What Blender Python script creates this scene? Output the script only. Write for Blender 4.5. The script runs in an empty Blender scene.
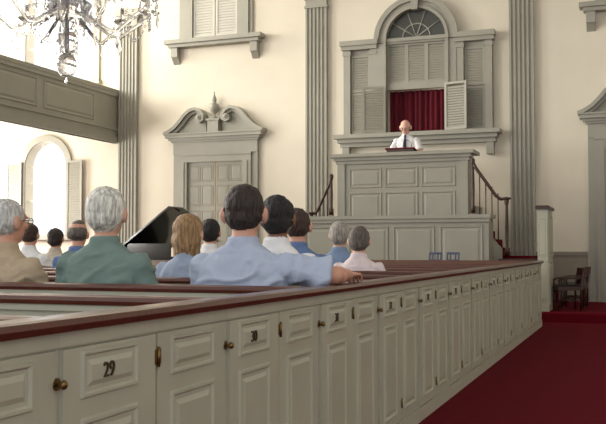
import bpy, bmesh, math, random
from mathutils import Vector, Matrix, Euler, noise as mnoise
from mathutils.bvhtree import BVHTree
random.seed(4)
S=bpy.context.scene
try:
    S.view_settings.view_transform='Standard'
except Exception as e: print(e)

# ------------------------------------------------------------ materials
def lin(c):
    return tuple(((x/255)/12.92 if x/255<=0.04045 else ((x/255+0.055)/1.055)**2.4) for x in c)
def mat(name,rgb,rough=0.6,metal=0.0,noise=0.0,nscale=8.0,bump=0.0,bscale=40.0,stretch=(1,1,1),spec=0.5,emit=None,estr=0,trans=0,coat=0,bdist=0.01):
    m=bpy.data.materials.new(name); m.use_nodes=True
    nt=m.node_tree; b=nt.nodes['Principled BSDF']
    c=lin(rgb); b.inputs['Base Color'].default_value=(*c,1)
    b.inputs['Roughness'].default_value=rough; b.inputs['Metallic'].default_value=metal
    b.inputs['Specular IOR Level'].default_value=spec
    if trans: b.inputs['Transmission Weight'].default_value=trans
    if coat: b.inputs['Coat Weight'].default_value=coat; b.inputs['Coat Roughness'].default_value=0.15
    if emit: 
        b.inputs['Emission Color'].default_value=(*lin(emit),1); b.inputs['Emission Strength'].default_value=estr
    if noise or bump:
        tc=nt.nodes.new('ShaderNodeTexCoord'); mp=nt.nodes.new('ShaderNodeMapping'); mp.inputs['Scale'].default_value=stretch
        nt.links.new(tc.outputs['Object'],mp.inputs['Vector'])
        if noise:
            n=nt.nodes.new('ShaderNodeTexNoise'); n.inputs['Scale'].default_value=nscale; n.inputs['Detail'].default_value=4
            nt.links.new(mp.outputs[0],n.inputs['Vector'])
            r=nt.nodes.new('ShaderNodeValToRGB')
            r.color_ramp.elements[0].position=0.3; r.color_ramp.elements[1].position=0.7
            r.color_ramp.elements[0].color=(*[max(0,x*(1-noise)) for x in c],1)
            r.color_ramp.elements[1].color=(*[min(1,x*(1+noise)) for x in c],1)
            nt.links.new(n.outputs['Fac'],r.inputs[0]); nt.links.new(r.outputs[0],b.inputs['Base Color'])
        if bump:
            n2=nt.nodes.new('ShaderNodeTexNoise'); n2.inputs['Scale'].default_value=bscale; n2.inputs['Detail'].default_value=3
            nt.links.new(mp.outputs[0],n2.inputs['Vector'])
            bp=nt.nodes.new('ShaderNodeBump'); bp.inputs['Strength'].default_value=bump; bp.inputs['Distance'].default_value=bdist
            nt.links.new(n2.outputs['Fac'],bp.inputs['Height']); nt.links.new(bp.outputs[0],b.inputs['Normal'])
    return m
M_wall=mat('plaster_cream',(216,208,190),0.9,noise=0.03,nscale=1.5,bump=0.15,bscale=60)
M_ceil=mat('ceiling_plaster',(215,213,205),0.9,noise=0.02)
M_trim=mat('trim_paint_greige',(150,147,134),0.5,noise=0.04,nscale=3)
M_pew=mat('pew_paint_greygreen',(170,169,151),0.42,noise=0.06,nscale=4,bump=0.06,bscale=30)
M_cap=mat('mahogany_cap',(80,40,29),0.3,noise=0.3,nscale=6,stretch=(1,12,12),coat=0.3)
M_carpet=mat('red_carpet',(94,8,24),0.95,noise=0.18,nscale=120,bump=0.4,bscale=300,spec=0.1)
M_wood=mat('dark_wood',(60,34,24),0.35,noise=0.3,nscale=8,stretch=(1,1,6))
M_floor=mat('floor_boards',(105,75,52),0.5,noise=0.2,nscale=4,stretch=(8,1,1))
M_brass=mat('aged_brass',(120,98,60),0.35,metal=0.9)
M_num=mat('numeral_dark_brass',(78,66,48),0.4,metal=0.5)
M_black=mat('piano_black',(10,10,12),0.12,coat=0.6)
M_white=mat('ivory',(230,228,215),0.5)
M_curt=mat('crimson_curtain',(98,10,30),0.9,noise=0.5,nscale=5,stretch=(8,1,0.3),bump=0.6,bscale=6,bdist=0.05)
M_glassdark=mat('window_glass_dark',(70,72,68),0.15)
M_blind=mat('blind_slats',(190,187,176),0.6)
M_blue=mat('blue_cover',(66,74,105),0.6)
M_crys=mat('crystal',(255,255,255),0.02,spec=0.8,trans=0.93)
M_silver=mat('silvered_metal',(200,200,205),0.2,metal=0.8)
M_flame=mat('candle_bulb',(255,240,210),0.4,emit=(255,235,200),estr=4)
M_dado=mat('dado_paint',(134,126,110),0.55,noise=0.04)
M_cushion=mat('pew_cushion_red',(110,20,30),0.9,bump=0.2)

# ------------------------------------------------------------ mesh builder
class MB:
    def __init__(s,mats):
        s.bm=bmesh.new(); s.mats=mats; s.M=Matrix()
    def v(s,p): return s.bm.verts.new(s.M@Vector(p))
    def f(s,vs,mi=0,smooth=False):
        try:
            fc=s.bm.faces.new(vs); fc.material_index=mi; fc.smooth=smooth; return fc
        except ValueError: return None
    def box(s,x0,x1,y0,y1,z0,z1,mi=0,ch=0):
        if ch:
            rs=[(x0,x1,y0,y1,z0),(x0,x1,y0,y1,z1-ch),(x0+ch,x1-ch,y0+ch,y1-ch,z1)]
        else: rs=[(x0,x1,y0,y1,z0),(x0,x1,y0,y1,z1)]
        rings=[[s.v((a,c,z)),s.v((b,c,z)),s.v((b,d,z)),s.v((a,d,z))] for a,b,c,d,z in rs]
        s.f(rings[0][::-1],mi); s.f(rings[-1],mi)
        for r0,r1 in zip(rings,rings[1:]):
            for i in range(4):
                j=(i+1)%4; s.f([r0[i],r0[j],r1[j],r1[i]],mi)
    def cyl(s,p0,p1,r0,r1=None,mi=0,n=12,smooth=True):
        r1=r0 if r1 is None else r1
        p0=Vector(p0);p1=Vector(p1); d=(p1-p0).normalized()
        a=d.orthogonal().normalized(); b=d.cross(a)
        A=[];B=[]
        for i in range(n):
            t=2*math.pi*i/n; o=a*math.cos(t)+b*math.sin(t)
            A.append(s.v(p0+o*r0)); B.append(s.v(p1+o*r1))
        s.f(A[::-1],mi); s.f(B,mi)
        for i in range(n):
            j=(i+1)%n; s.f([A[i],A[j],B[j],B[i]],mi,smooth)
    def tube(s,pts,rs,mi=0,n=8):
        pts=[Vector(p) for p in pts]
        if not isinstance(rs,(list,tuple)): rs=[rs]*len(pts)
        rings=[]; a=None
        for i,p in enumerate(pts):
            d=(pts[min(i+1,len(pts)-1)]-pts[max(i-1,0)]).normalized()
            if a is None: a=d.orthogonal().normalized()
            a=(a-d*a.dot(d)).normalized(); b=d.cross(a)
            rings.append([s.v(p+(a*math.cos(2*math.pi*k/n)+b*math.sin(2*math.pi*k/n))*rs[i]) for k in range(n)])
        s.f(rings[0][::-1],mi); s.f(rings[-1],mi)
        for r0,r1 in zip(rings,rings[1:]):
            for k in range(n):
                j=(k+1)%n; s.f([r0[k],r0[j],r1[j],r1[k]],mi,True)
    def lathe(s,prof,c=(0,0,0),mi=0,n=16):
        rings=[]
        for r,z in prof:
            rings.append([s.v((c[0]+r*math.cos(2*math.pi*k/n),c[1]+r*math.sin(2*math.pi*k/n),c[2]+z)) for k in range(n)])
        s.f(rings[0][::-1],mi); s.f(rings[-1],mi)
        for r0,r1 in zip(rings,rings[1:]):
            for k in range(n):
                j=(k+1)%n; s.f([r0[k],r0[j],r1[j],r1[k]],mi,True)
    def ell(s,c,r,mi=0,seg=16,rings=10,rot=None):
        m=Matrix.Translation(Vector(c))@(rot.to_matrix().to_4x4() if rot else Matrix())@Matrix.Diagonal((r[0],r[1],r[2],1))
        ret=bmesh.ops.create_uvsphere(s.bm,u_segments=seg,v_segments=rings,radius=1,matrix=s.M@m)
        fs=set()
        for v in ret['verts']:
            for f in v.link_faces: fs.add(f)
        for f in fs: f.material_index=mi; f.smooth=True
    def prism(s,pts,y0,y1,mi=0):
        A=[s.v((x,y0,z)) for x,z in pts]; B=[s.v((x,y1,z)) for x,z in pts]
        s.f(A,mi); s.f(B[::-1],mi)
        n=len(pts)
        for i in range(n):
            j=(i+1)%n; s.f([A[j],A[i],B[i],B[j]],mi)
    def prismz(s,pts,z0,z1,mi=0):
        A=[s.v((x,y,z0)) for x,y in pts]; B=[s.v((x,y,z1)) for x,y in pts]
        s.f(A[::-1],mi); s.f(B,mi); n=len(pts)
        for i in range(n):
            j=(i+1)%n; s.f([A[i],A[j],B[j],B[i]],mi)
    def panel(s,x0,x1,z0,z1,mi=0,y=0.0,k=1.0,prof=None):
        prof=prof or [(0,0),(.006,.012),(.016,.012),(.024,.002),(.040,.002),(.06,.010)]
        rings=[]
        for ins,h in prof:
            i=ins*k; yy=y-h*k
            rings.append([s.v((x0+i,yy,z0+i)),s.v((x1-i,yy,z0+i)),s.v((x1-i,yy,z1-i)),s.v((x0+i,yy,z1-i))])
        for r0,r1 in zip(rings,rings[1:]):
            for a in range(4):
                b=(a+1)%4; s.f([r0[a],r0[b],r1[b],r1[a]],mi)
        s.f(rings[-1],mi)
    def louvre(s,x0,x1,z0,z1,mi=0,y=0.0,fr=0.05,th=0.03,pitch=0.05):
        s.box(x0,x0+fr,y-th,y,z0,z1,mi); s.box(x1-fr,x1,y-th,y,z0,z1,mi)
        s.box(x0+fr,x1-fr,y-th,y,z0,z0+fr,mi); s.box(x0+fr,x1-fr,y-th,y,z1-fr,z1,mi)
        z=z0+fr+.005
        while z+pitch<z1-fr+.01:
            a=x0+fr;b=x1-fr
            s.prism_x([(y-th+.004,z),(y-th+.010,z-.004),(y-.004,z+pitch*.9),(y-.010,z+pitch*.9)],a,b,mi)
            z+=pitch
    def prism_x(s,pts,x0,x1,mi=0):
        A=[s.v((x0,y,z)) for y,z in pts]; B=[s.v((x1,y,z)) for y,z in pts]
        s.f(A,mi); s.f(B[::-1],mi); n=len(pts)
        for i in range(n):
            j=(i+1)%n; s.f([A[j],A[i],B[i],B[j]],mi)
    def mesh(s,name):
        bmesh.ops.recalc_face_normals(s.bm,faces=s.bm.faces[:])
        me=bpy.data.meshes.new(name); s.bm.to_mesh(me); s.bm.free()
        for m in s.mats: me.materials.append(m)
        return me
    def done(s,name,loc=(0,0,0),rz=0,parent=None,bevel=0):
        ob=bpy.data.objects.new(name,s.mesh(name)); S.collection.objects.link(ob)
        ob.location=loc; ob.rotation_euler=(0,0,rz)
        if parent: ob.parent=parent
        return ob

def flat2d(name,outer,holes,y0,y1,material):
    """XZ-plane slab with holes, between y0 and y1"""
    cu=bpy.data.curves.new(name+'_c','CURVE'); cu.dimensions='2D'; cu.fill_mode='BOTH'; cu.extrude=(y1-y0)/2
    for pts in [outer]+holes:
        sp=cu.splines.new('POLY'); sp.points.add(len(pts)-1)
        for i,(x,z) in enumerate(pts): sp.points[i].co=(x,z,0,1)
        sp.use_cyclic_u=True
    tmp=bpy.data.objects.new('tmp',cu); S.collection.objects.link(tmp)
    bpy.context.view_layer.update()
    me=bpy.data.meshes.new_from_object(tmp.evaluated_get(bpy.context.evaluated_depsgraph_get()))
    bpy.data.objects.remove(tmp)
    me.transform(Matrix.Translation((0,(y0+y1)/2,0))@Matrix.Rotation(math.pi/2,4,'X'))
    me.materials.clear(); me.materials.append(material)
    me.name=name
    ob=bpy.data.objects.new(name,me); S.collection.objects.link(ob)
    return ob
def rect(x0,x1,z0,z1): return [(x0,z0),(x1,z0),(x1,z1),(x0,z1)]
def arch(cx,w,z0,zs,n=20,ry=None):
    r=w/2; ry=ry or r
    return [(cx-r,z0),(cx+r,z0)]+[(cx+r*math.cos(math.pi*i/n),zs+ry*math.sin(math.pi*i/n)) for i in range(n+1)]

# ------------------------------------------------------------ layout constants
XC=-4.1; YW=17.5; XL=-15.0; XR=6.8; ZC=9.0
GX=-11.0
H=1.12
# ------------------------------------------------------------ shell
mb=MB([M_carpet]); mb.box(XL,XR,-3,YW+.2,-.1,0); mb.done('floor')
mb=MB([M_ceil]); mb.box(XL,XR,-3,YW+.3,ZC,ZC+.2); mb.done('ceiling')
WL=arch(-12.95,1.15,1.45,3.05); WU=arch(-12.6,1.9,5.0,6.7)
flat2d('wall_front',rect(XL,XR,0,ZC),[WL,WU,rect(-4.72,-3.5,3.42,4.30)],YW,YW+.3,M_wall)
wl=flat2d('wall_left',rect(-3,YW+.3,0,ZC),[arch(y,1.6,zz,zz+1.9) for y in (0.5,4.5,8.5,12.5,15.9) for zz in (5.0,)]+[arch(y,1.3,1.4,3.0) for y in (0.5,4.5,8.5,12.5,15.9)],-.15,.15,M_wall)
wl.rotation_euler=(0,0,math.pi/2); wl.location=(XL-.15,0,0)
wr=flat2d('wall_right',rect(-3,YW+.3,0,ZC),[arch(y,1.6,zz,zz+1.9) for y in (0.5,4.5,8.5,12.5,15.9) for zz in (1.4,5.0)],-.15,.15,M_wall)
wr.rotation_euler=(0,0,math.pi/2); wr.location=(XR+.15,0,0)
mb=MB([M_dado])
for a,b in ((-7.4,-.92),(1.16,XR)):
    mb.box(a,b,YW-.03,YW,.15,1.0); mb.box(a,b,YW-.06,YW,1.0,1.07); mb.box(a,b,YW-.05,YW,.15,.32)
mb.done('baseboard_front')
mb=MB([M_carpet,M_pew]); mb.box(-7.4,1.6,14.3,YW-.06,0,.15,0,ch=.02); mb.done('dais_platform')

# pilasters
def pilaster(name,x,w=.46,zb=0.15):
    mb=MB([M_trim]); y=YW
    nfl=5; d=.10; pts=[(x-w/2,y)]; pts.append((x-w/2,y-d))
    step=w/(nfl+.6); x0=x-w/2+step*.3
    for i in range(nfl):
        a=x0+i*step+step*.18; b=x0+(i+1)*step-step*.18
        pts.append((a,y-d))
        for k in range(1,6):
            t=math.pi*k/6; pts.append(((a+b)/2-(b-a)/2*math.cos(t),y-d+math.sin(t)*.03))
        pts.append((b,y-d))
    pts+= [(x+w/2,y-d),(x+w/2,y)]
    mb.prismz(pts,.55,6.12)
    mb.box(x-w/2-.04,x+w/2+.04,y-d-.05,y,zb,.5); mb.box(x-w/2-.02,x+w/2+.02,y-d-.03,y,.5,.56)
    mb.box(x-w/2-.02,x+w/2+.02,y-d-.02,y,6.12,6.17); mb.box(x-w/2,x+w/2,y-d,y,6.17,6.3)
    mb.box(x-w/2-.03,x+w/2+.03,y-d-.03,y,6.3,6.36); mb.box(x-w/2-.07,x+w/2+.07,y-d-.07,y,6.36,6.5)
    mb.done(name)
for i,(x,zb) in enumerate(((-6.23,.15),(-2.07,.15),(-10.72,0),(2.5,0))): pilaster('pilaster' if i==0 else 'pilaster.%03d'%i,x,zb=zb)
mb=MB([M_trim]); mb.box(XL,XR,YW-.12,YW,8.2,8.5); mb.box(XL,XR,YW-.3,YW,8.5,8.62); mb.box(XL,XR,YW-.45,YW,8.62,8.8); mb.done('trim_cornice')

# ------------------------------------------------------------ gallery (left)
mb=MB([M_trim,M_wall,M_wood])
GE=YW-.01
mb.box(GX-.12,GX,-3,GE,3.5,4.62,0)
mb.box(GX-.2,GX+.04,-3,GE,4.62,4.70,0); mb.box(GX-.16,GX+.03,-3,GE,4.54,4.62,0)
mb.box(GX-.12,GX+.04,-3,GE,3.5,3.62,0); mb.box(GX-.12,GX+.03,-3,GE,3.78,3.84,0)
mb.box(GX-.12,GX+.02,-3,GE,3.62,3.66,0)
mb.box(XL+.01,GX-.12,-3,GE,3.85,4.05,1)
mb.M=Matrix.Translation((GX,0,0))@Matrix.Rotation(math.pi/2,4,'Z')
y=-2.8
while y<YW-1.9:
    mb.panel(y,y+1.75,3.9,4.48,0,0,1.6); y+=1.95
mb.M=Matrix()
for yy in (3.5,8.5,13.2):
    mb.lathe([(.2,0),(.2,.1),(.14,.16),(.13,3.0),(.12,3.5),(.17,3.58),(.19,3.7),(.22,3.85)],(GX-.35,yy,0),0,20)
mb.done('gallery_balcony')

# ------------------------------------------------------------ windows lower/upper left
def arched_window(name,cx,w,z0,zs,shut=True,glow=False):
    par=bpy.data.objects.new(name,None); S.collection.objects.link(par)
    c=flat2d('casing',arch(cx,w+.3,z0-.05,zs),[arch(cx,w,z0,zs)],YW-.05,YW,M_trim); c.parent=par
    mb=MB([M_white,M_trim])
    n=3
    for i in range(1,n):
        x=cx-w/2+w*i/n; mb.box(x-.006,x+.006,YW+.12,YW+.13,z0,zs+math.sqrt(max(0,(w/2)**2-(x-cx)**2)))
    z=z0
    while z<zs+.01:
        mb.box(cx-w/2,cx+w/2,YW+.12,YW+.13,z-.006,z+.006); z+=(zs-z0)/4
    mb.box(cx-w/2,cx+w/2,YW+.09,YW+.14,(z0+zs)/2-.015,(z0+zs)/2+.015)
    mb.box(cx-w/2-.2,cx+w/2+.2,YW-.14,YW,z0-.12,z0-.04,1)
    mb.done('sash',parent=par)
    if shut:
        mb=MB([M_trim])
        for sx in (-1,1):
            a=cx+sx*(w/2+.05); b=a+sx*.42
            mb.louvre(min(a,b),max(a,b),z0,zs+.1,0,y=YW-.07)
        mb.done('shutters',parent=par)
arched_window('window_1',-12.95,1.15,1.45,3.05)
arched_window('window_2',-12.6,1.9,5.0,6.7,shut=False)

def upper_window(name,cx):
    mb=MB([M_trim,M_blind])
    z=5.6
    mb.box(cx-1.15,cx+1.15,YW-.26,YW,z,z+.09); mb.box(cx-1.08,cx+1.08,YW-.2,YW,z-.07,z)
    for sx in (-1,1):
        mb.box(cx+sx*.95-.08,cx+sx*.95+.08,YW-.16,YW,z-.28,z-.07)
        mb.prism_x([(YW,z-.42),(YW-.12,z-.28),(YW,z-.28)],cx+sx*.95-.08,cx+sx*.95+.08)
    mb.box(cx-.8,cx-.54,YW-.09,YW,z+.09,8.0); mb.box(cx+.54,cx+.8,YW-.09,YW,z+.09,8.0); mb.box(cx-.85,cx+.85,YW-.1,YW,8.0,8.15)
    mb.box(cx-.88,cx-.8,YW-.05,YW,z+.09,8.0); mb.box(cx+.8,cx+.88,YW-.05,YW,z+.09,8.0)
    mb.box(cx-.54,cx+.54,YW-.02,YW,z+.09,8.0,1)
    mb.louvre(cx-.53,cx-.01,z+.12,7.0,1,y=YW-.02,fr=.05,pitch=.06); mb.louvre(cx+.01,cx+.53,z+.12,7.0,1,y=YW-.02,fr=.05,pitch=.06)
    mb.louvre(cx-.53,cx-.01,7.0,8.0,1,y=YW-.02,fr=.05,pitch=.06); mb.louvre(cx+.01,cx+.53,7.0,8.0,1,y=YW-.02,fr=.05,pitch=.06)
    mb.done(name)
upper_window('window_3',-8.57); upper_window('window_4',.15)

# ------------------------------------------------------------ pedimented doorways
def doorway(name,cx,z0=0.0):
    mb=MB([M_trim,M_brass]); Y=YW
    mb.box(cx-.66,cx+.66,Y-.05,Y,z0,3.0)
    for sx in (-1,1):
        for (a,b) in ((.3,1.0),(1.1,1.95),(2.05,2.5),(2.58,2.93)):
            for q in (.05,.36):
                x0=cx+(q if sx>0 else -q-.27); mb.panel(x0,x0+.27,a,b,0,Y-.05,.8)
    mb.box(cx-.006,cx+.006,Y-.054,Y-.05,z0,3.0,1)
    mb.ell((cx+.05,Y-.09,1.3),(.03,.03,.03),1)
    for sx in (-1,1):
        a=cx+sx*.66; b=cx+sx*.86; mb.box(min(a,b),max(a,b),Y-.12,Y,z0,3.0)
        a=cx+sx*.72; b=cx+sx*.78; mb.box(min(a,b),max(a,b),Y-.14,Y-.12,z0,3.0)
        a=cx+sx*.86; b=cx+sx*1.0; mb.box(min(a,b),max(a,b),Y-.08,Y,z0,3.18)
    mb.box(cx-.86,cx+.86,Y-.12,Y,3.0,3.14); mb.box(cx-.88,cx+.88,Y-.14,Y,3.14,3.18)
    mb.box(cx-1.0,cx+1.0,Y-.10,Y,3.18,3.44)
    for k,(o,za,zb) in enumerate(((.04,3.44,3.48),(.08,3.48,3.53),(.14,3.53,3.60),(.17,3.60,3.63))):
        mb.box(cx-1.0-o,cx+1.0+o,Y-.1-o,Y,za,zb)
    path=[(1.17,3.63),(1.05,3.68),(.92,3.76),(.80,3.88),(.68,4.02),(.55,4.12),(.42,4.15),(.30,4.10),(.23,4.0),(.24,3.9),(.31,3.86),(.38,3.89),(.38,3.96),(.33,3.97)]
    for sx in (-1,1):
        n=len(path); 
        def off(i):
            p=Vector(path[i]); t=(Vector(path[min(i+1,n-1)])-Vector(path[max(i-1,0)])).normalized()
            return p,Vector((-t.y,t.x))
        for (tw,dep) in ((.0,.24),(.06,.17)):
            L=[]
            for i in range(n):
                p,nn=off(i); w=.035 if i<8 else .028
                c=p+nn*tw
                L.append((c-nn*w,c+nn*w))
            A=[]
            for a,b in L:
                A.append((mb.v((cx+sx*a.x,Y-dep,a.y)),mb.v((cx+sx*b.x,Y-dep,b.y)),mb.v((cx+sx*b.x,Y,b.y)),mb.v((cx+sx*a.x,Y,a.y))))
            mb.f(A[0]);mb.f(A[-1])
            for r0,r1 in zip(A,A[1:]):
                for k in range(4):
                    j=(k+1)%4; mb.f([r0[k],r0[j],r1[j],r1[k]])
        ty=[(1.1,3.63)]+[p for p in path[1:9]]+[(.2,3.63)]
        mb.prism([(cx+sx*x,z) for x,z in ty],Y-.09,Y)
        mb.cyl((cx+sx*.32,Y-.26,3.95),(cx+sx*.32,Y,3.95),.06,.07)
        mb.ell((cx+sx*.32,Y-.26,3.95),(.04,.03,.04))
    mb.box(cx-.13,cx+.13,Y-.2,Y-.0,3.63,3.88); mb.box(cx-.16,cx+.16,Y-.22,Y,3.88,3.92)
    mb.lathe([(.07,0),(.08,.03),(.03,.06),(.03,.10),(.09,.17),(.11,.25),(.09,.32),(.04,.35),(.05,.38),(.055,.43),(.03,.49),(.012,.53),(.018,.56),(.002,.60)],(cx,Y-.12,3.92))
    mb.done(name)
doorway('door_1',-8.55); doorway('door_2',.12,.15)

# ------------------------------------------------------------ palladian window
PX=-4.12
par=bpy.data.objects.new('window_5',None); S.collection.objects.link(par)
c=flat2d('arch_casing',arch(PX,1.62,3.42,5.30),[arch(PX,1.2,3.42,5.30)],YW-.14,YW,M_trim); c.parent=par
c=flat2d('arch_moulding',arch(PX,1.70,5.25,5.30),[arch(PX,1.5,5.25,5.30)],YW-.19,YW-.14,M_trim); c.parent=par
c=flat2d('arch_bead',arch(PX,1.32,3.42,5.30),[arch(PX,1.2,3.42,5.30)],YW-.17,YW-.14,M_trim); c.parent=par
c=flat2d('fanlight_glass',arch(PX,1.2,5.30,5.32),[],YW-.03,YW-.01,M_glassdark); c.parent=par
mb=MB([M_trim])
for sx in (-1,1):
    a,b=sorted((PX+sx*.81,PX+sx*1.5))
    mb.box(a,b,YW-.05,YW,3.42,5.2)
    for q in (.81,1.36):
        a,b=sorted((PX+sx*q,PX+sx*(q+.14))); mb.box(a,b,YW-.13,YW,3.42,5.2); mb.box(a-.015,b+.015,YW-.15,YW,5.05,5.12)
    a,b=sorted((PX+sx*.96,PX+sx*1.35))
    mb.louvre(a,b,3.45,4.28,0,y=YW-.05,fr=.04); mb.louvre(a,b,4.30,5.05,0,y=YW-.05,fr=.04)
    a,b=sorted((PX+sx*.79,PX+sx*1.54)); mb.box(a,b,YW-.18,YW,5.16,5.24); mb.box(a-.02,b+.02,YW-.22,YW,5.24,5.34)
mb.louvre(PX-.6,PX-.2,4.42,5.22,0,y=YW-.03,fr=.04); mb.louvre(PX-.2,PX+.2,4.42,5.22,0,y=YW-.03,fr=.04); mb.louvre(PX+.2,PX+.6,4.42,5.22,0,y=YW-.03,fr=.04)
mb.box(PX-.62,PX+.62,YW-.09,YW,4.30,4.42); mb.box(PX-.62,PX+.62,YW-.12,YW,5.22,5.34)
mb.box(PX-.61,PX+.61,YW-.02,YW,4.4,5.3)
for t in (36,72,108,144):
    t=math.radians(t); mb.cyl((PX,YW-.04,5.34),(PX+.6*math.cos(t),YW-.04,5.32+.58*math.sin(t)),.013,.013,n=6)
mb.tube([(PX+.28*math.cos(math.pi*i/12),YW-.04,5.34+.28*math.sin(math.pi*i/12)) for i in range(13)],.013)
mb.box(PX-1.66,PX+1.66,YW-.34,YW,3.34,3.42); mb.box(PX-1.6,PX+1.6,YW-.26,YW,3.26,3.34); mb.box(PX-1.56,PX+1.56,YW-.18,YW,3.18,3.26)
for sx in (-1,1): mb.box(PX+sx*1.45-.07,PX+sx*1.45+.07,YW-.16,YW,2.95,3.18)
mb.prism([(PX-.06,5.86),(PX+.06,5.86),(PX+.09,6.18),(PX-.09,6.18)],YW-.24,YW-.1)
mb.done('frame',parent=par)
mb=MB([M_trim])
for sx in (-1,1):
    mb.M=Matrix.Translation((PX+sx*.6,YW-.2,0))@Matrix.Rotation(-sx*math.radians(14),4,'Z')
    a,b=sorted((0,sx*.46)); mb.louvre(a,b,3.43,4.36,0,y=0,fr=.045,th=.035)
mb.M=Matrix(); mb.done('open_shutters',parent=par)
mb=MB([M_curt]); n=90; A=[];B=[]
for i in range(n+1):
    x=-4.78+1.34*i/n; yy=YW+.16+.03*math.sin(i*.9)+.02*math.sin(i*.37)
    A.append(mb.v((x,yy,3.3)));B.append(mb.v((x,yy,4.4)))
for i in range(n): mb.f([A[i],A[i+1],B[i+1],B[i]],0,True)
mb.done('curtain',parent=par)

# ------------------------------------------------------------ pulpit
mb=MB([M_trim,M_wood,M_carpet,M_cushion])
x0,x1=-5.22,-2.72; YF=15.6
mb.box(x0+.06,x1-.06,YF,YF+.08,.15,2.72)
mb.box(x0+.06,x0+.14,YF+.08,YF+1.5,.15,2.72); mb.box(x1-.14,x1-.06,YF+.08,YF+.5,.15,2.72)
mb.box(x1-.14,x1-.06,YF+.5,YF+1.5,.15,1.9)
mb.box(x0+.14,x1-.14,YF+.08,YF+1.82,.15,1.74,2)
mb.box(x0-.06,x1+.06,YF-.14,YF+.24,2.78,2.84,0); mb.box(x0,x1,YF-.08,YF+.2,2.72,2.78,0); mb.box(x0+.03,x1-.03,YF-.04,YF+.1,2.66,2.72,0)
mb.box(x0-.06,x0+.2,YF+.24,YF+1.5,2.78,2.84,0)
mb.box(x1-.2,x1+.06,YF+.24,YF+.5,2.78,2.84,0)
pw=(x1-x0-.5)/3
for i in range(3):
    a=x0+.25+i*pw+.03
    mb.panel(a,a+pw-.06,2.22,2.58,0,YF,1.3); mb.panel(a,a+pw-.06,1.42,2.14,0,YF,1.3)
mb.box(x0+.06,x0+.2,YF-.03,YF,.15,2.66); mb.box(x1-.2,x1-.06,YF-.03,YF,.15,2.66)
mb.done('pulpit')
mb=MB([M_wood,M_cushion,M_white,M_black])
mb.M=Matrix.Translation((-3.97,YF+.02,2.84))
mb.prism_x([(-.12,0),(.14,0),(.14,.015),(-.12,.05)],-.24,.24,0)
mb.M=Matrix.Translation((-3.97,YF+.02,2.79))@Matrix.Rotation(math.atan2(-.05,.28),4,'X')
mb.box(-.27,.27,-.15,.17,.085,.105,1,ch=.008)
mb.box(-.16,-.005,-.09,.13,.105,.122,2,ch=.004); mb.box(.005,.16,-.09,.13,.105,.122,2,ch=.004)
mb.M=Matrix.Translation((-3.97,YF+.02,2.84))
mb.tube([(.2,-.08,.0),(.2,-.08,.15),(.15,-.05,.20),(.08,.0,.22)],.006,3); mb.ell((.07,0,.22),(.015,.025,.015),3)
mb.tube([(-.2,-.08,.0),(-.2,-.08,.12),(-.16,-.05,.20)],.006,3); mb.ell((-.15,-.04,.21),(.015,.025,.015),3)
mb.done('reading_desk')

mb=MB([M_trim])
x0,x1=-5.52,-2.28; YS=14.6
mb.box(x0,x1,YS,YS+.08,.15,1.58); mb.box(x0-.04,x1+.04,YS-.07,YS+.2,1.62,1.68); mb.box(x0-.02,x1+.02,YS-.04,YS+.16,1.56,1.62)
mb.box(x0,x0+.08,YS+.08,YS+.75,.15,1.56); mb.box(x1-.08,x1,YS+.08,YS+.5,.15,1.56); mb.box(x0-.04,x0+.12,YS+.2,YS+.78,1.62,1.68); mb.box(x1-.12,x1+.04,YS+.2,YS+.5,1.62,1.68)
n=4; pw=(x1-x0-.1)/n
for i in range(n):
    a=x0+.05+i*pw+.04
    mb.panel(a,a+pw-.08,.4,1.5,0,YS,1.4)
mb.box(x0-.02,x1+.02,YS-.03,YS,.15,.3)
mb.done('communion_screen')

def stair(name,xa,sx,kx=1.0,dz=0.0):
    mb=MB([M_trim,M_carpet,M_wood])
    def bx(a,b,*r): 
        lo,hi=sorted((xa+sx*a,xa+sx*b)); mb.box(lo,hi,*r)
    for i in range(4):
        bx(i*.13,(i+1)*.13,15.6,16.5,.15,1.74-(i+1)*.15,1)
    bx(.52,1.0,15.6,16.5,.15,1.0,1)
    for i in range(3): bx(1.0+i*.12,1.0+(i+1)*.12,15.6,16.5,.15,1.0-(i+1)*.2,1)
    pts=[(0,.15),(.52,.15),(.52,1.12),(0,1.75)]
    mb.prism([(xa+sx*x,z) for x,z in pts],15.52,15.6,0)
    rail=[(.60,1.98),(.50,1.97),(.42,2.03),(.22,2.32),(.08,2.52),(.03,2.62)]
    mb.tube([(xa+sx*x*kx,15.55,z+dz) for x,z in rail],.028,2)
    mb.tube([(xa+sx*(.60*kx+.055*math.cos(t/2.)),15.55+.055*math.sin(t/2.),1.98+dz) for t in range(13)],.02,2)
    for (q,z0,z1) in ((.60*kx,1.0,1.95+dz),(.03,1.74,2.66+dz)):
        mb.lathe([(.042,0),(.042,.1),(.024,.14),(.032,(z1-z0)*.5),(.022,z1-z0-.1),(.036,z1-z0-.05),(.042,z1-z0),(.02,z1-z0+.03)],(xa+sx*q,15.55,z0),2,12)
    for k in (1,2,3,4):
        t=k/5; mb.cyl((xa+sx*(.56-.52*t)*kx,15.55,1.05+.7*t),(xa+sx*(.56-.52*t)*kx,15.55,1.95+.6*t+dz),.010,.010,2,8)
    mb.done(name)
stair('pulpit_stair',-2.72,1)
stair('pulpit_stair.001',-5.24,-1,.7,-.2)
mb=MB([M_pew,M_wood])
mb.box(-1.50,-1.34,14.45,15.2,.15,1.74); mb.box(-1.53,-1.31,14.41,15.24,1.74,1.80,1,ch=.02)
mb.panel(-1.49,-1.35,1.0,1.6,0,14.45,.6); mb.panel(-1.49,-1.35,.3,.95,0,14.45,.6)
mb.M=Matrix.Translation((-1.34,0,0))@Matrix.Rotation(math.pi/2,4,'Z')
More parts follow.
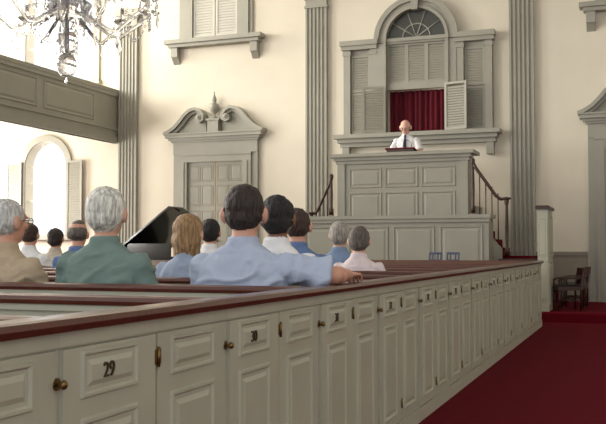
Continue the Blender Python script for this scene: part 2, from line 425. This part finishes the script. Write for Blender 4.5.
mb.panel(14.5,15.15,1.0,1.65,0,0,1); mb.panel(14.5,15.15,.25,.92,0,0,1)
mb.M=Matrix()
mb.box(-2.2,-1.50,15.12,15.2,.15,.9); mb.box(-2.2,-1.50,15.1,15.22,.9,.96,1)
mb.done('choir_stall_end')

# ------------------------------------------------------------ box pews
PXE=-1.363; PITCH=.97; Y0=1.89; HP=.95
def capx(mb,x0,x1,yc,w=.075,mi=1):
    h=w/2
    mb.prism_x([(yc-h,HP-.035),(yc-h-.004,HP-.02),(yc-h+.004,HP-.006),(yc-h+.018,HP),(yc+h-.018,HP),(yc+h-.004,HP-.006),(yc+h+.004,HP-.02),(yc+h,HP-.035)],x0,x1,mi)
def pew_mesh(width,name,both=True):
    mb=MB([M_pew,M_cap,M_brass,M_cushion,M_floor])
    mb.box(-width,-.04,0,PITCH,0,.10,4)
    mb.box(-width,-.04,-.018,.018,.10,HP-.035,0)
    capx(mb,-width,-.03,0)
    mb.box(-width,-.04,-.03,.03,HP-.06,HP-.035,0)
    nx=max(2,int(width/1.1)); pw=(width-.1)/nx
    for i in range(nx):
        a=-width+.05+i*pw
        mb.panel(a+.06,a+pw-.06,.22,HP-.14,0,-.018,1.0)
    mb.box(-width+.04,-.05,.018,.40,.47,.50,0); mb.box(-width+.05,-.06,.02,.40,.50,.53,3,ch=.012)
    mb.box(-width+.04,-.05,.34,.37,.10,.47,0)
    mb.box(-width+.1,-.1,PITCH-.13,PITCH-.02,.62,.635,0); mb.box(-width+.1,-.1,PITCH-.13,PITCH-.12,.62,.70,0)
    sides=[(Matrix.Rotation(math.pi/2,4,'Z'),0.0)]
    if both: sides.append((Matrix.Translation((-width,PITCH,0))@Matrix.Rotation(-math.pi/2,4,'Z'),0))
    for m,_ in sides:
        mb.M=m
        P=PITCH
        mb.box(0,P,0,.036,.0,HP-.035,0)
        mb.box(0,P,-.012,0,.0,.09,0)
        mb.box(0,P,-.012,0,HP-.075,HP-.035,0); 
        mb.prism_x([(-.034,HP-.035),(-.040,HP-.018),(-.030,HP-.004),(-.015,HP),(.055,HP),(.066,HP-.006),(.07,HP-.02),(.066,HP-.035)],0,P,1)
        mb.box(.012,.468,-.014,0,.10,HP-.082,0)
        mb.panel(.085,.365,.735,.86,0,-.014,.7)
        mb.panel(.085,.365,.15,.685,0,-.014,.8)
        mb.box(.492,.958,-.006,0,.10,HP-.082,0)
        mb.panel(.57,.87,.735,.855,0,-.006,.7)
        mb.panel(.57,.87,.15,.685,0,-.006,.8)
        for z in (.20,.80):
            mb.cyl((.48,-.018,z-.03),(.48,-.018,z+.03),.005,.005,2,8)
            mb.box(.463,.497,-.0165,-.012,z-.022,z+.022,2)
        mb.cyl((-.005,-.006,.785),(-.005,-.026,.785),.005,.005,2,8); mb.ell((-.005,-.028,.785),(.012,.009,.012),2)
        mb.cyl((-.005,0,.785),(-.005,-.008,.785),.016,.016,2,12)
        mb.M=Matrix()
    return mb.mesh(name)
me_main=pew_mesh(5.5,'box_pew_mesh'); me_side=pew_mesh(2.8,'side_pew_mesh',False)
def textmesh(t,size):
    cu=bpy.data.curves.new('num','FONT'); cu.body=t; cu.size=size; cu.extrude=.003; cu.align_x='CENTER'; cu.align_y='CENTER'
    o=bpy.data.objects.new('t',cu); S.collection.objects.link(o); bpy.context.view_layer.update()
    me=bpy.data.meshes.new_from_object(o.evaluated_get(bpy.context.evaluated_depsgraph_get())); bpy.data.objects.remove(o)
    me.materials.clear(); me.materials.append(M_num); return me
cnt=0
for k in range(-3,12):
    ob=bpy.data.objects.new('box_pew' if cnt==0 else 'box_pew.%03d'%cnt,me_main); S.collection.objects.link(ob)
    ob.location=(PXE,Y0+k*PITCH,0); cnt+=1
    tm=textmesh(str(29+k),.058)
    tm.transform(Matrix.Translation((.029,.205,.797))@Matrix.Rotation(math.pi/2,4,'Z')@Matrix.Rotation(math.pi/2,4,'X')@Matrix.Diagonal((.95,1,1,1)))
    n=bpy.data.objects.new('pew_number',tm); S.collection.objects.link(n); n.parent=ob; n.location=(-.006,0,0)
mb=MB([M_pew,M_cap]); yb=Y0+12*PITCH
mb.box(-5.5,0,0,.04,0,HP-.035); capx(mb,-5.53,.035,0.045,.08,1)
for i in range(5): mb.panel(-5.4+i*1.08,-5.4+i*1.08+.98,.2,.83,0,0,1)
mb.done('pew_front_screen',(PXE,yb+.002,0))
for k in range(1,12):
    ob=bpy.data.objects.new('box_pew.%03d'%cnt,me_side); S.collection.objects.link(ob); ob.location=(-8.2,Y0+k*PITCH,0); cnt+=1

# ------------------------------------------------------------ piano
mb=MB([M_black,M_white,M_brass])
body=[(-.0,0),(1.48,0),(1.48,.55),(1.40,.9),(1.15,1.2),(.95,1.5),(.75,1.8),(.4,1.95),(.1,1.9),(0,1.7)]
mb.prismz(body,.62,.98,0)
mb.box(.0,1.48,-.22,0,.62,.74,0); mb.box(.12,1.36,-.20,-.02,.74,.765,1)
for i in range(36):
    if i%7 not in (2,6): mb.box(.135+i*.034,.15+i*.034,-.12,-.02,.765,.78,0)
mb.box(0,.1,-.22,0,.74,.86,0); mb.box(1.38,1.48,-.22,0,.74,.86,0)
for x,y in ((.15,.1),(1.33,.1),(.45,1.6)): mb.lathe([(.05,0),(.03,.06),(.05,.2),(.08,.62)],(x,y,0),0,12)
mb.box(.3,1.2,.05,.08,.98,1.22,0)
ang=math.radians(36)
mb.M=Matrix.Translation((0,0,1.0))@Matrix.Rotation(-ang,4,'Y')
mb.prismz(body[:1]+[(1.48,.0)]+body[2:],0,.03,0)
mb.M=Matrix(); mb.cyl((1.35,.6,.95),(1.12,.6,1.78),.012,.012,0,8)
mb.done('grand_piano',(-9.15,14.35,0))
mb=MB([M_black]); mb.box(-.38,.38,-.15,.15,.44,.52,0,ch=.02)
for x in (-.32,.32):
    for y in (-.11,.11): mb.cyl((x,y,0),(x,y,.44),.02,.028)
mb.done('piano_bench',(-8.4,13.85,0))

# ------------------------------------------------------------ chairs right
def chair(name,loc,rz):
    mb=MB([M_wood,M_black])
    for x in (-.2,.2):
        mb.tube([(x,-.2,0),(x,-.19,.45)],.02,0); mb.tube([(x,.2,0),(x,.2,.45),(x,.26,.84)],.02,0)
        mb.tube([(x,-.19,.2),(x,.2,.2)],.012,0)
        mb.tube([(x,-.2,.60),(x*1.08,-.1,.63),(x,.22,.64)],.018,0); mb.cyl((x,-.19,.45),(x,-.2,.61),.015)
    mb.box(-.23,.23,-.23,.22,.40,.46,0); mb.box(-.21,.21,-.21,.2,.46,.51,1,ch=.015)
    mb.box(-.2,.2,.235,.27,.70,.84,0,ch=.01); mb.box(-.2,.2,.22,.24,.52,.6,0)
    for i in range(4): mb.cyl((-.12+.08*i,.225,.56),(-.12+.08*i,.255,.75),.011)
    mb.tube([(-.2,0,.2),(.2,0,.2)],.012,0)
    ob=mb.done(name,loc,rz); ob.scale=(.86,.86,.8)
chair('armchair',(-1.10,14.95,.15),math.radians(-72))
chair('armchair.001',(-1.08,15.55,.15),math.radians(-80))
chair('armchair.002',(-1.05,16.15,.15),math.radians(-80))

for i,(x,y) in enumerate(((-3.02,14.0),(-2.75,14.05))):
    mb=MB([M_black,M_blue])
    mb.cyl((0,0,.28),(0,0,.95),.012); 
    for t in (0,120,240): mb.cyl((0,0,.32),(.22*math.cos(math.radians(t)),.22*math.sin(math.radians(t)),0),.008)
    mb.M=Matrix.Translation((0,0,1.0))@Matrix.Rotation(math.radians(-20),4,'X')
    mb.box(-.10,.10,-.01,.01,-.08,-.05,1); mb.box(-.10,.10,-.01,.01,.04,.07,1); mb.box(-.10,-.08,-.01,.01,-.05,.04,1); mb.box(.08,.10,-.01,.01,-.05,.04,1); mb.box(-.05,-.03,-.01,.01,-.05,.04,1); mb.box(.03,.05,-.01,.01,-.05,.04,1)
    mb.box(-.12,.12,-.04,.01,-.09,-.08,0)
    mb.done('music_stand' if i==0 else 'music_stand.001',(x,y,0))

# ------------------------------------------------------------ chandelier
def chandelier(loc):
    mb=MB([M_crys,M_silver,M_flame])
    K=1.16
    mb.M=Matrix.Scale(K,4)
    mb.cyl((0,0,.02),(0,0,(ZC-loc[2])/K),.010,.010,1,8)
    mb.lathe([(.004,0),(.045,.03),(.075,.09),(.06,.15),(.02,.19),(.05,.22),(.02,.25),(.14,.30),(.17,.36),(.10,.40),(.03,.44),(.05,.55),(.08,.62),(.04,.70),(.03,.8),(.07,.88),(.1,.95),(.03,1.02),(.02,1.1)],(0,0,0),0,12)
    def drop(p,L=.05,r=.012):
        p=Vector(p); top=mb.v(p); bot=mb.v(p-Vector((0,0,L))); ring=[mb.v(p+Vector((r*math.cos(a),r*math.sin(a),-L*.6))) for a in (0,1.57,3.14,4.71)]
        for i in range(4):
            mb.f([top,ring[i],ring[(i+1)%4]]); mb.f([bot,ring[(i+1)%4],ring[i]])
    def bead(p,r=.009): 
        p=Vector(p); vs=[mb.v(p+Vector(d)*r) for d in ((1,0,0),(0,1,0),(-1,0,0),(0,-1,0),(0,0,1),(0,0,-1))]
        for i in range(4):
            mb.f([vs[i],vs[(i+1)%4],vs[4]]); mb.f([vs[(i+1)%4],vs[i],vs[5]])
    for tier,(n,R,z0,z1) in enumerate(((10,.58,.30,.36),(8,.36,.56,.68))):
        tips=[]
        for i in range(n):
            a=2*math.pi*(i+.3)/n; ca,sa=math.cos(a),math.sin(a)
            prof=[(.1,z0),(.25*R/.58+.05,z0-.13),(.62*R,z0-.14),(.85*R,z0-.03),(.97*R,z0+.02),(R,z1-.02)]
            mb.tube([(r*ca,r*sa,z) for r,z in prof],.013,0,6)
            tip=(R*ca,R*sa,z1); tips.append(tip)
            mb.lathe([(.01,-.03),(.035,-.015),(.065,.0),(.07,.012),(.02,.012),(.014,.03),(.014,.11)],tip,0,10)
            mb.ell((tip[0],tip[1],tip[2]+.135),(.011,.011,.028),2,8,6)
            for q in range(6):
                b=2*math.pi*q/6; drop((tip[0]+.062*math.cos(b),tip[1]+.062*math.sin(b),tip[2]-.002),.10,.015)
            mb.tube([(r*ca,r*sa,z) for r,z in ((.05,z0+.2),(.2*R/.58,z0+.42),(.34*R/.58,z0+.40),(.36*R/.58,z0+.30))],.008,0,6)
            drop((.36*R/.58*ca,.36*R/.58*sa,z0+.30),.11,.018)
            drop((.62*R*ca,.62*R*sa,z0-.15),.12,.018)
        for i in range(n):
            p=Vector(tips[i]); q=Vector(tips[(i+1)%n])
            for k in range(1,12):
                t=k/12; c=p.lerp(q,t); c.z-=.16*math.sin(math.pi*t); bead(c,.015)
            for k in range(0,14):
                t=k/14; c=p.lerp(Vector((0,0,z1+.4)),t); c.z-=.12*math.sin(math.pi*t); bead(c,.013)
    for rr,z,n in ((.16,.33,14),(.09,.94,10),(.07,.12,8)):
        for i in range(n):
            a=2*math.pi*i/n; drop((rr*math.cos(a),rr*math.sin(a),z),.12,.017)
    mb.ell((0,0,-.06),(.07,.07,.085),0,10,8); drop((0,0,-.14),.05,.014)
    mb.done('crystal_chandelier',loc)
chandelier((-4.22,5.95,2.64))

# ------------------------------------------------------------ people
def skinmat(c): return mat('skin',c,0.55,noise=0.07,nscale=10)
SK=skinmat((200,150,128)); SK2=skinmat((218,170,150)); SKd=skinmat((120,80,60))
def cloth(c,n=0.06): return mat('cloth',c,0.85,noise=n,nscale=5,bump=0.5,bscale=9,spec=0.2,bdist=0.03)
def hairm(c): return mat('hair',c,0.6,noise=0.5,nscale=60,stretch=(1,1,.18),bump=1.0,bscale=110,bdist=0.02)
TR=cloth((52,52,62)); SHOE=mat('shoe',(25,20,18),0.4); EYE=mat('eye',(235,235,235),.3); IRIS=mat('iris',(40,35,30),.3); LIP=mat('lip',(170,100,95),.5)
GLS=mat('spectacle_frame',(60,55,50),.3,metal=.6)

def remeshed(bm,voxel,it):
    me=bpy.data.meshes.new('r'); bm.to_mesh(me)
    o=bpy.data.objects.new('r',me); S.collection.objects.link(o)
    m=o.modifiers.new('r','REMESH'); m.mode='VOXEL'; m.voxel_size=voxel
    m.use_smooth_shade=True
    s=o.modifiers.new('s','SMOOTH'); s.factor=.5; s.iterations=it
    bpy.context.view_layer.update()
    out=bpy.data.meshes.new_from_object(o.evaluated_get(bpy.context.evaluated_depsgraph_get()))
    bpy.data.objects.remove(o); return out
def make_hand():
    mb=MB([SK])
    mb.ell((0,.05,0),(.040,.055,.014)); mb.ell((0,.0,0),(.028,.035,.018)); mb.ell((.0,.07,.0),(.041,.03,.0125))
    mb.ell((.026,.035,-.005),(.018,.032,.014))
    for x,L in ((-.033,.056),(-.011,.072),(.011,.08),(.032,.07)):
        p=Vector((x,.085,0)); a=0; r=.0088
        for seg,bend in ((.42,.25),(.32,.40),(.26,.35)):
            a+=bend; q=p+Vector((x*.15*seg,math.cos(a),-math.sin(a)))*L*seg
            mb.cyl(p,q,r,r*.93,0,10); mb.ell(q,(r*.93,)*3,0,10,8); p=q; r*=.93
        mb.ell((x,.085,0),(.0095,.012,.0095),0,10,8)
    mb.cyl((.028,.02,-.004),(.052,.052,-.012),.012,.0105,0,10); mb.ell((.052,.052,-.012),(.0108,)*3,0,10,8)
    mb.cyl((.052,.052,-.012),(.058,.085,-.018),.0105,.008,0,10); mb.ell((.058,.085,-.018),(.0085,)*3,0,10,8)
    r=remeshed(mb.bm,.0035,3); mb.bm.free(); return r
HAND=make_hand()

def figure(name,loc,rz=0,s=1.0,shirt=None,hair=None,skin=SK,style='short',head_yaw=0.2,head_pitch=0,arms=None,stand=False,w=1.0,lean=0,voxel=.011,sleeve='short',tie=None,glasses=False,trous=TR,hs=1.07,sf=.78,sr=.066,fold=1.0):
    mats=[skin,shirt,trous,hair or skin,SHOE,EYE,IRIS,LIP,GLS]
    if tie: mats.append(tie)
    parts={k:MB([]) for k in (0,1,2,3,4)}
    B=.83 if stand else 0.0
    T=Matrix.Translation((0,0,B))@Matrix.Rotation(-lean,4,'X')
    sh=parts[1]; sh.M=T
    def loft(mb,rings,n=28,e=2.4):
        R=[]
        for (cy,cz,rx,ry) in rings:
            r=[]
            for k in range(n):
                t=2*math.pi*k/n; c,sn=math.cos(t),math.sin(t)
                r.append(mb.v((rx*math.copysign(abs(c)**(2/e),c),cy+ry*math.copysign(abs(sn)**(2/e),sn),cz)))
            R.append(r)
        mb.f(R[0][::-1]); mb.f(R[-1])
        for a,b in zip(R,R[1:]):
            for k in range(n): mb.f([a[k],a[(k+1)%n],b[(k+1)%n],b[k]])
    loft(sh,[(0,.06,.16*w,.115),(0,.12,.185*w,.135),(.0,.22,.182*w,.133),(-.005,.34,.186*w,.130),(-.01,.43,.196*w,.122),(-.012,.485,.196*w,.108),(-.012,.525,.172*w,.092),(-.010,.555,.134*w,.080),(-.006,.585,.096*w,.070),(0,.605,.070,.064)])
    sh.ell((-.10*w,-.02,.46),(.085,.10,.07)); sh.ell((.10*w,-.02,.46),(.085,.10,.07))
    sh.lathe([(.060,0),(.080,.0),(.074,.044),(.060,.044)],(0,.0,.588),0,20)
    nk=parts[0]; nk.M=T
    nk.cyl((0,-.005,.56),(0,.012,.68),.060,.056,0,20)
    HM=T@Matrix.Translation((0,.005,.640))@Euler((-head_pitch,0,head_yaw)).to_matrix().to_4x4()@Matrix.Translation((0,.018,.108))@Matrix.Diagonal((hs*1.02,hs,hs*.97,1))
    nk.M=HM
    nk.ell((0,-.005,.025),(.074,.094,.094),0,24,16); nk.ell((0,.022,-.045),(.056,.066,.072),0,20,12); nk.ell((0,.05,-.09),(.03,.03,.025))
    nk.ell((0,.085,.028),(.045,.014,.012)); nk.cyl((0,.085,.025),(0,.112,-.018),.009,.015,0,10); nk.ell((0,.104,-.02),(.017,.014,.012))
    nk.ell((0,.082,-.052),(.025,.012,.009))
    for sx in (-1,1):
        nk.ell((sx*.084,-.003,-.010),(.014,.026,.038),0,12,8,Euler((.15,0,sx*.5))); nk.ell((sx*.04,.07,-.02),(.024,.02,.02))
    hm=parts[3]
    if hair:
        hm.M=HM
        if style=='short':
            hm.ell((0,-.018,.033),(.083,.096,.090),0,24,16); hm.ell((0,-.034,-.012),(.077,.072,.066),0,20,12)
        elif style=='full':
            hm.ell((0,-.018,.033),(.088,.103,.096),0,24,16); hm.ell((0,-.040,-.018),(.081,.076,.072),0,20,12)
        elif style=='long':
            hm.ell((0,-.016,.034),(.092,.102,.095),0,24,16); hm.ell((0,-.038,-.05),(.092,.072,.115),0,20,12)
            hm.ell((0,-.03,-.12),(.088,.058,.05),0,20,12)
        elif style=='bald':
            hm.ell((0,-.024,.005),(.083,.082,.062),0,24,16)
        elif style=='thin':
            hm.ell((0,-.022,.012),(.084,.088,.075),0,24,16); hm.ell((0,.0,.085),(.055,.07,.042),0,20,12)
    if arms is None: arms={}
    hands=[]
    for sx,key in ((-1,'L'),(1,'R')):
        el,wr=arms.get(key,((.255,.07,.27),(.13,.30,.205)))
        S0=Vector((sx*.180*w,-.008,.492)); E=Vector((sx*el[0],el[1],el[2])); W=Vector((sx*wr[0],wr[1],wr[2]))
        sh.ell(S0,(.070,.068,.062))
        m=S0.lerp(E,sf if key in arms else .78)
        if sleeve=='short':
            sh.cyl(S0,m,.064,sr if key in arms else .066,0,18)
            nk.M=T; nk.cyl(S0,E,.045,.041,0,16); nk.ell(E,(.042,)*3); nk.cyl(E,W,.042,.028,0,16); nk.ell(W,(.028,)*3); nk.ell(E.lerp(W,.3),(.045,.045,.045))
        yv=(W-E); yv.z*=.35; yv.normalize(); zv=Vector((0,0,1)); xv=yv.cross(zv).normalized(); zv=xv.cross(yv)
        R=Matrix((xv,yv,zv)).transposed().to_4x4()
        hands.append(T@Matrix.Translation(W+yv*.012)@R@(Matrix() if sx<0 else Matrix.Diagonal((-1,1,1,1))))
    lg=parts[2]; shs=parts[4]
    lg.M=Matrix.Translation((0,0,B)); shs.M=lg.M
    loft(lg,[(0,.0,.10,.08),(0,.03,.155*w,.115),(0,.10,.172*w,.128),(0,.16,.168*w,.122)])
    for sx in (-1,1):
        if stand: hp=(sx*.09,0,.05);kn=(sx*.10,.02,-.40);an=(sx*.11,-.01,-.77)
        else: hp=(sx*.09,.06,.085);kn=(sx*.13,.46,.10);an=(sx*.13,.44,-.35)
        lg.ell(hp,(.09,.09,.085)); lg.cyl(hp,kn,.085,.062,0,18); lg.ell(kn,(.063,)*3); lg.cyl(kn,an,.062,.045,0,16)
        a=Vector(an); shs.ell(a+Vector((0,.06,-.035)),(.045,.13,.042)); shs.ell(a+Vector((0,-.01,-.01)),(.045,.05,.06))
    bm=bmesh.new(); trees={}
    for k,p in parts.items():
        if len(p.bm.faces)==0: p.bm.free(); continue
        bmesh.ops.recalc_face_normals(p.bm,faces=p.bm.faces[:])
        trees[k]=BVHTree.FromBMesh(p.bm)
        me=bpy.data.meshes.new('x'); p.bm.to_mesh(me); bm.from_mesh(me); p.bm.free()
    body=remeshed(bm,voxel,2); bm.free()
    pri=[3,1,2,4,0]
    labels=[]
    for po in body.polygons:
        best=None;bd=1e9
        for k in pri:
            if k not in trees: continue
            d=trees[k].find_nearest(po.center)[3]
            if d is not None and d<bd-.0012: bd=d;best=k
        labels.append(best)
    out=bmesh.new(); out.from_mesh(body); out.faces.ensure_lookup_table()
    for f,l in zip(out.faces,labels): f.material_index=l; f.smooth=True
    # real cloth folds and hair clumps
    out.normal_update(); seed=Vector((loc[0]*3.1,loc[1]*1.7,0))
    mv=[]
    for v in out.verts:
        ls={f.material_index for f in v.link_faces}
        if ls<= {1}:
            p=v.co; q=Vector((p.x*5+p.z*4,p.y*7,p.z*9-p.x*5))+seed
            q2=Vector((p.x*11-p.z*5,p.y*9,p.z*7+p.x*4))+seed*2
            r1=1-abs(mnoise.noise(q))*2.6; r2=1-abs(mnoise.noise(q2))*2.8
            drape=1.3 if p.z-B<.44 else (.9 if p.z-B<.56 else .25)
            mv.append((v,(.014*max(-.3,r1-.5)+.008*max(-.2,r2-.5))*fold*drape))
        elif ls=={3}:
            p=v.co; mv.append((v,.007*mnoise.noise(Vector((p.x*42,p.y*42,p.z*15))+seed)+.005*mnoise.noise(Vector((p.x*14,p.y*14,p.z*14))+seed)))
    for v,d in mv: v.co+=v.normal*d
    ex=MB([]); ex.bm.free(); ex.bm=out
    for hmx in hands:
        h=HAND.copy(); h.transform(hmx)
        if hmx.determinant()<0: h.flip_normals()
        n0=len(out.faces); out.from_mesh(h); out.faces.ensure_lookup_table()
        for f in out.faces[n0:]: f.material_index=0; f.smooth=True
    ex.M=HM
    for sx in (-1,1):
        ex.ell((sx*.031,.082,.004),(.0125,.0125,.0095),5,12,8); ex.ell((sx*.031,.092,.004),(.005,.004,.005),6,8,6)
        ex.tube([(sx*.016,.1,.02),(sx*.03,.1,.025),(sx*.046,.088,.02)],.0035,3,6)
    ex.ell((0,.094,-.052),(.022,.006,.004),7,12,6)
    if glasses:
        for sx in (-1,1):
            ex.tube([(sx*.032+.021*math.cos(t*math.pi/8),.112,.004+.017*math.sin(t*math.pi/8)) for t in range(17)],.0022,8,6)
            ex.tube([(sx*.053,.110,.008),(sx*.08,.05,.008),(sx*.084,-.01,.0)],.002,8,6)
        ex.tube([(-.011,.113,.006),(.011,.113,.006)],.002,8,6)
    if tie:
        ex.M=T
        pts=[(.595,.078,.012),(.575,.092,.018),(.55,.102,.014),(.45,.136,.026),(.30,.152,.034),(.17,.156,.038),(.13,.156,.004)]
        L=[(ex.v((-h,y+.004,z)),ex.v((h,y+.004,z))) for z,y,h in pts]; L2=[(ex.v((-h,y-.01,z)),ex.v((h,y-.01,z))) for z,y,h in pts]
        for a,b in zip(L,L[1:]): ex.f([a[0],a[1],b[1],b[0]],9)
        for a,b,c,d in zip(L,L[1:],L2,L2[1:]): ex.f([a[0],b[0],d[0],c[0]],9); ex.f([a[1],b[1],d[1],c[1]],9)
    me=bpy.data.meshes.new(name); out.to_mesh(me); out.free()
    for m in mats: me.materials.append(m)
    ob=bpy.data.objects.new(name,me); S.collection.objects.link(ob)
    ob.location=loc; ob.rotation_euler=(0,0,rz); ob.scale=(s,s,s)
    return ob
def row(k): return Y0+k*PITCH
def seated(name,x,k,s,dy=.19,**kw):
    return figure(name,(x,row(k)+dy*s,.52),s=s,**kw)
white=hairm((218,213,204)); grey=hairm((158,152,144)); dgrey=hairm((98,90,84)); dark=hairm((44,32,28)); black=hairm((20,16,16)); blond=hairm((156,124,86)); silver=hairm((196,194,192)); brown=hairm((62,42,32))
lb=cloth((168,178,198)); teal=cloth((112,132,126)); beige=cloth((178,160,136)); wht=cloth((228,228,230)); blue=cloth((98,120,160)); paleb=cloth((150,163,185)); pink=cloth((218,204,206)); tan=cloth((190,180,165)); slate=cloth((120,140,170))
seated('seated_man',-1.82,2,1.04,shirt=lb,hair=dark,w=1.16,voxel=.0075,arms={'R':((.43,.06,.455),(.42,.30,.452))},head_yaw=.22,sf=.93,sr=.085,hs=1.13,fold=1.2)
seated('seated_man.001',-2.61,2,1.05,shirt=teal,hair=white,style='full',w=1.1,voxel=.0075,head_yaw=.15,hs=1.09)
seated('seated_man.002',-3.24,2,1.0,shirt=beige,hair=silver,w=1.0,glasses=True,head_yaw=-.3,voxel=.008)
seated('seated_woman',-2.63,3,.93,shirt=paleb,hair=blond,style='long',w=.92,skin=SK2,head_yaw=.1)
seated('seated_woman.001',-3.93,6,1.02,shirt=wht,hair=black,style='full',w=.9)
seated('seated_man.003',-2.04,3,1.05,shirt=wht,hair=black,style='full',skin=SKd,w=1.0,head_yaw=.2)
seated('seated_man.004',-2.28,4,1.02,shirt=blue,hair=brown,w=1.08,skin=SK)
seated('seated_man.005',-2.6,6,.97,shirt=slate,hair=grey,style='full')
seated('seated_woman.002',-2.11,5,.89,shirt=pink,hair=dgrey,style='full',w=1.0,skin=SK2)
seated('seated_man.006',-4.78,5,.98,shirt=blue,hair=dgrey,style='thin',w=1.0)
seated('seated_man.007',-6.05,6,1.0,shirt=wht,hair=brown)
seated('seated_woman.003',-6.42,7,.96,shirt=tan,hair=dark,style='full',w=.92)
figure('preacher',(-3.97,16.02,1.74),rz=math.pi,s=1.02,shirt=wht,hair=grey,style='bald',stand=True,head_yaw=0,head_pitch=.35,glasses=True,tie=cloth((35,40,60)),
  arms={'L':((.27,.10,.27),(.17,.31,.33)),'R':((.27,.10,.27),(.17,.31,.33))},voxel=.008,lean=.06,skin=SK2,hs=1.12,fold=.5)

# ------------------------------------------------------------ lights & world
wd=bpy.data.worlds.new('world'); S.world=wd; wd.use_nodes=True
bg=wd.node_tree.nodes['Background']; bg.inputs['Color'].default_value=(.96,.98,1.0,1); bg.inputs['Strength'].default_value=1.5
def area(name,loc,rot,sx,sy,p,col=(1,1,1)):
    l=bpy.data.lights.new(name,'AREA'); l.shape='RECTANGLE'; l.size=sx; l.size_y=sy; l.energy=p; l.color=col
    o=bpy.data.objects.new(name,l); S.collection.objects.link(o); o.location=loc; o.rotation_euler=rot; return o
for i,y in enumerate((4.5,8.5,12.5,15.9)):
    area('daylight_upper',(XL+.1,y,6.4),(0,-math.pi/2,0),2.6,1.5,480,(1,.97,.91))
    area('daylight_lower',(XL+.1,y,2.4),(0,-math.pi/2,0),2.0,1.2,270,(1,.97,.91))

# ------------------------------------------------------------ camera
cd=bpy.data.cameras.new('camera'); cam=bpy.data.objects.new('camera',cd); S.collection.objects.link(cam)
cd.sensor_width=36; cd.lens=900/606*36; cd.clip_start=.05
cam.location=(0,0,H)
cam.rotation_euler=(math.pi/2+math.atan(37/900),0,math.atan(337/900))
S.camera=cam
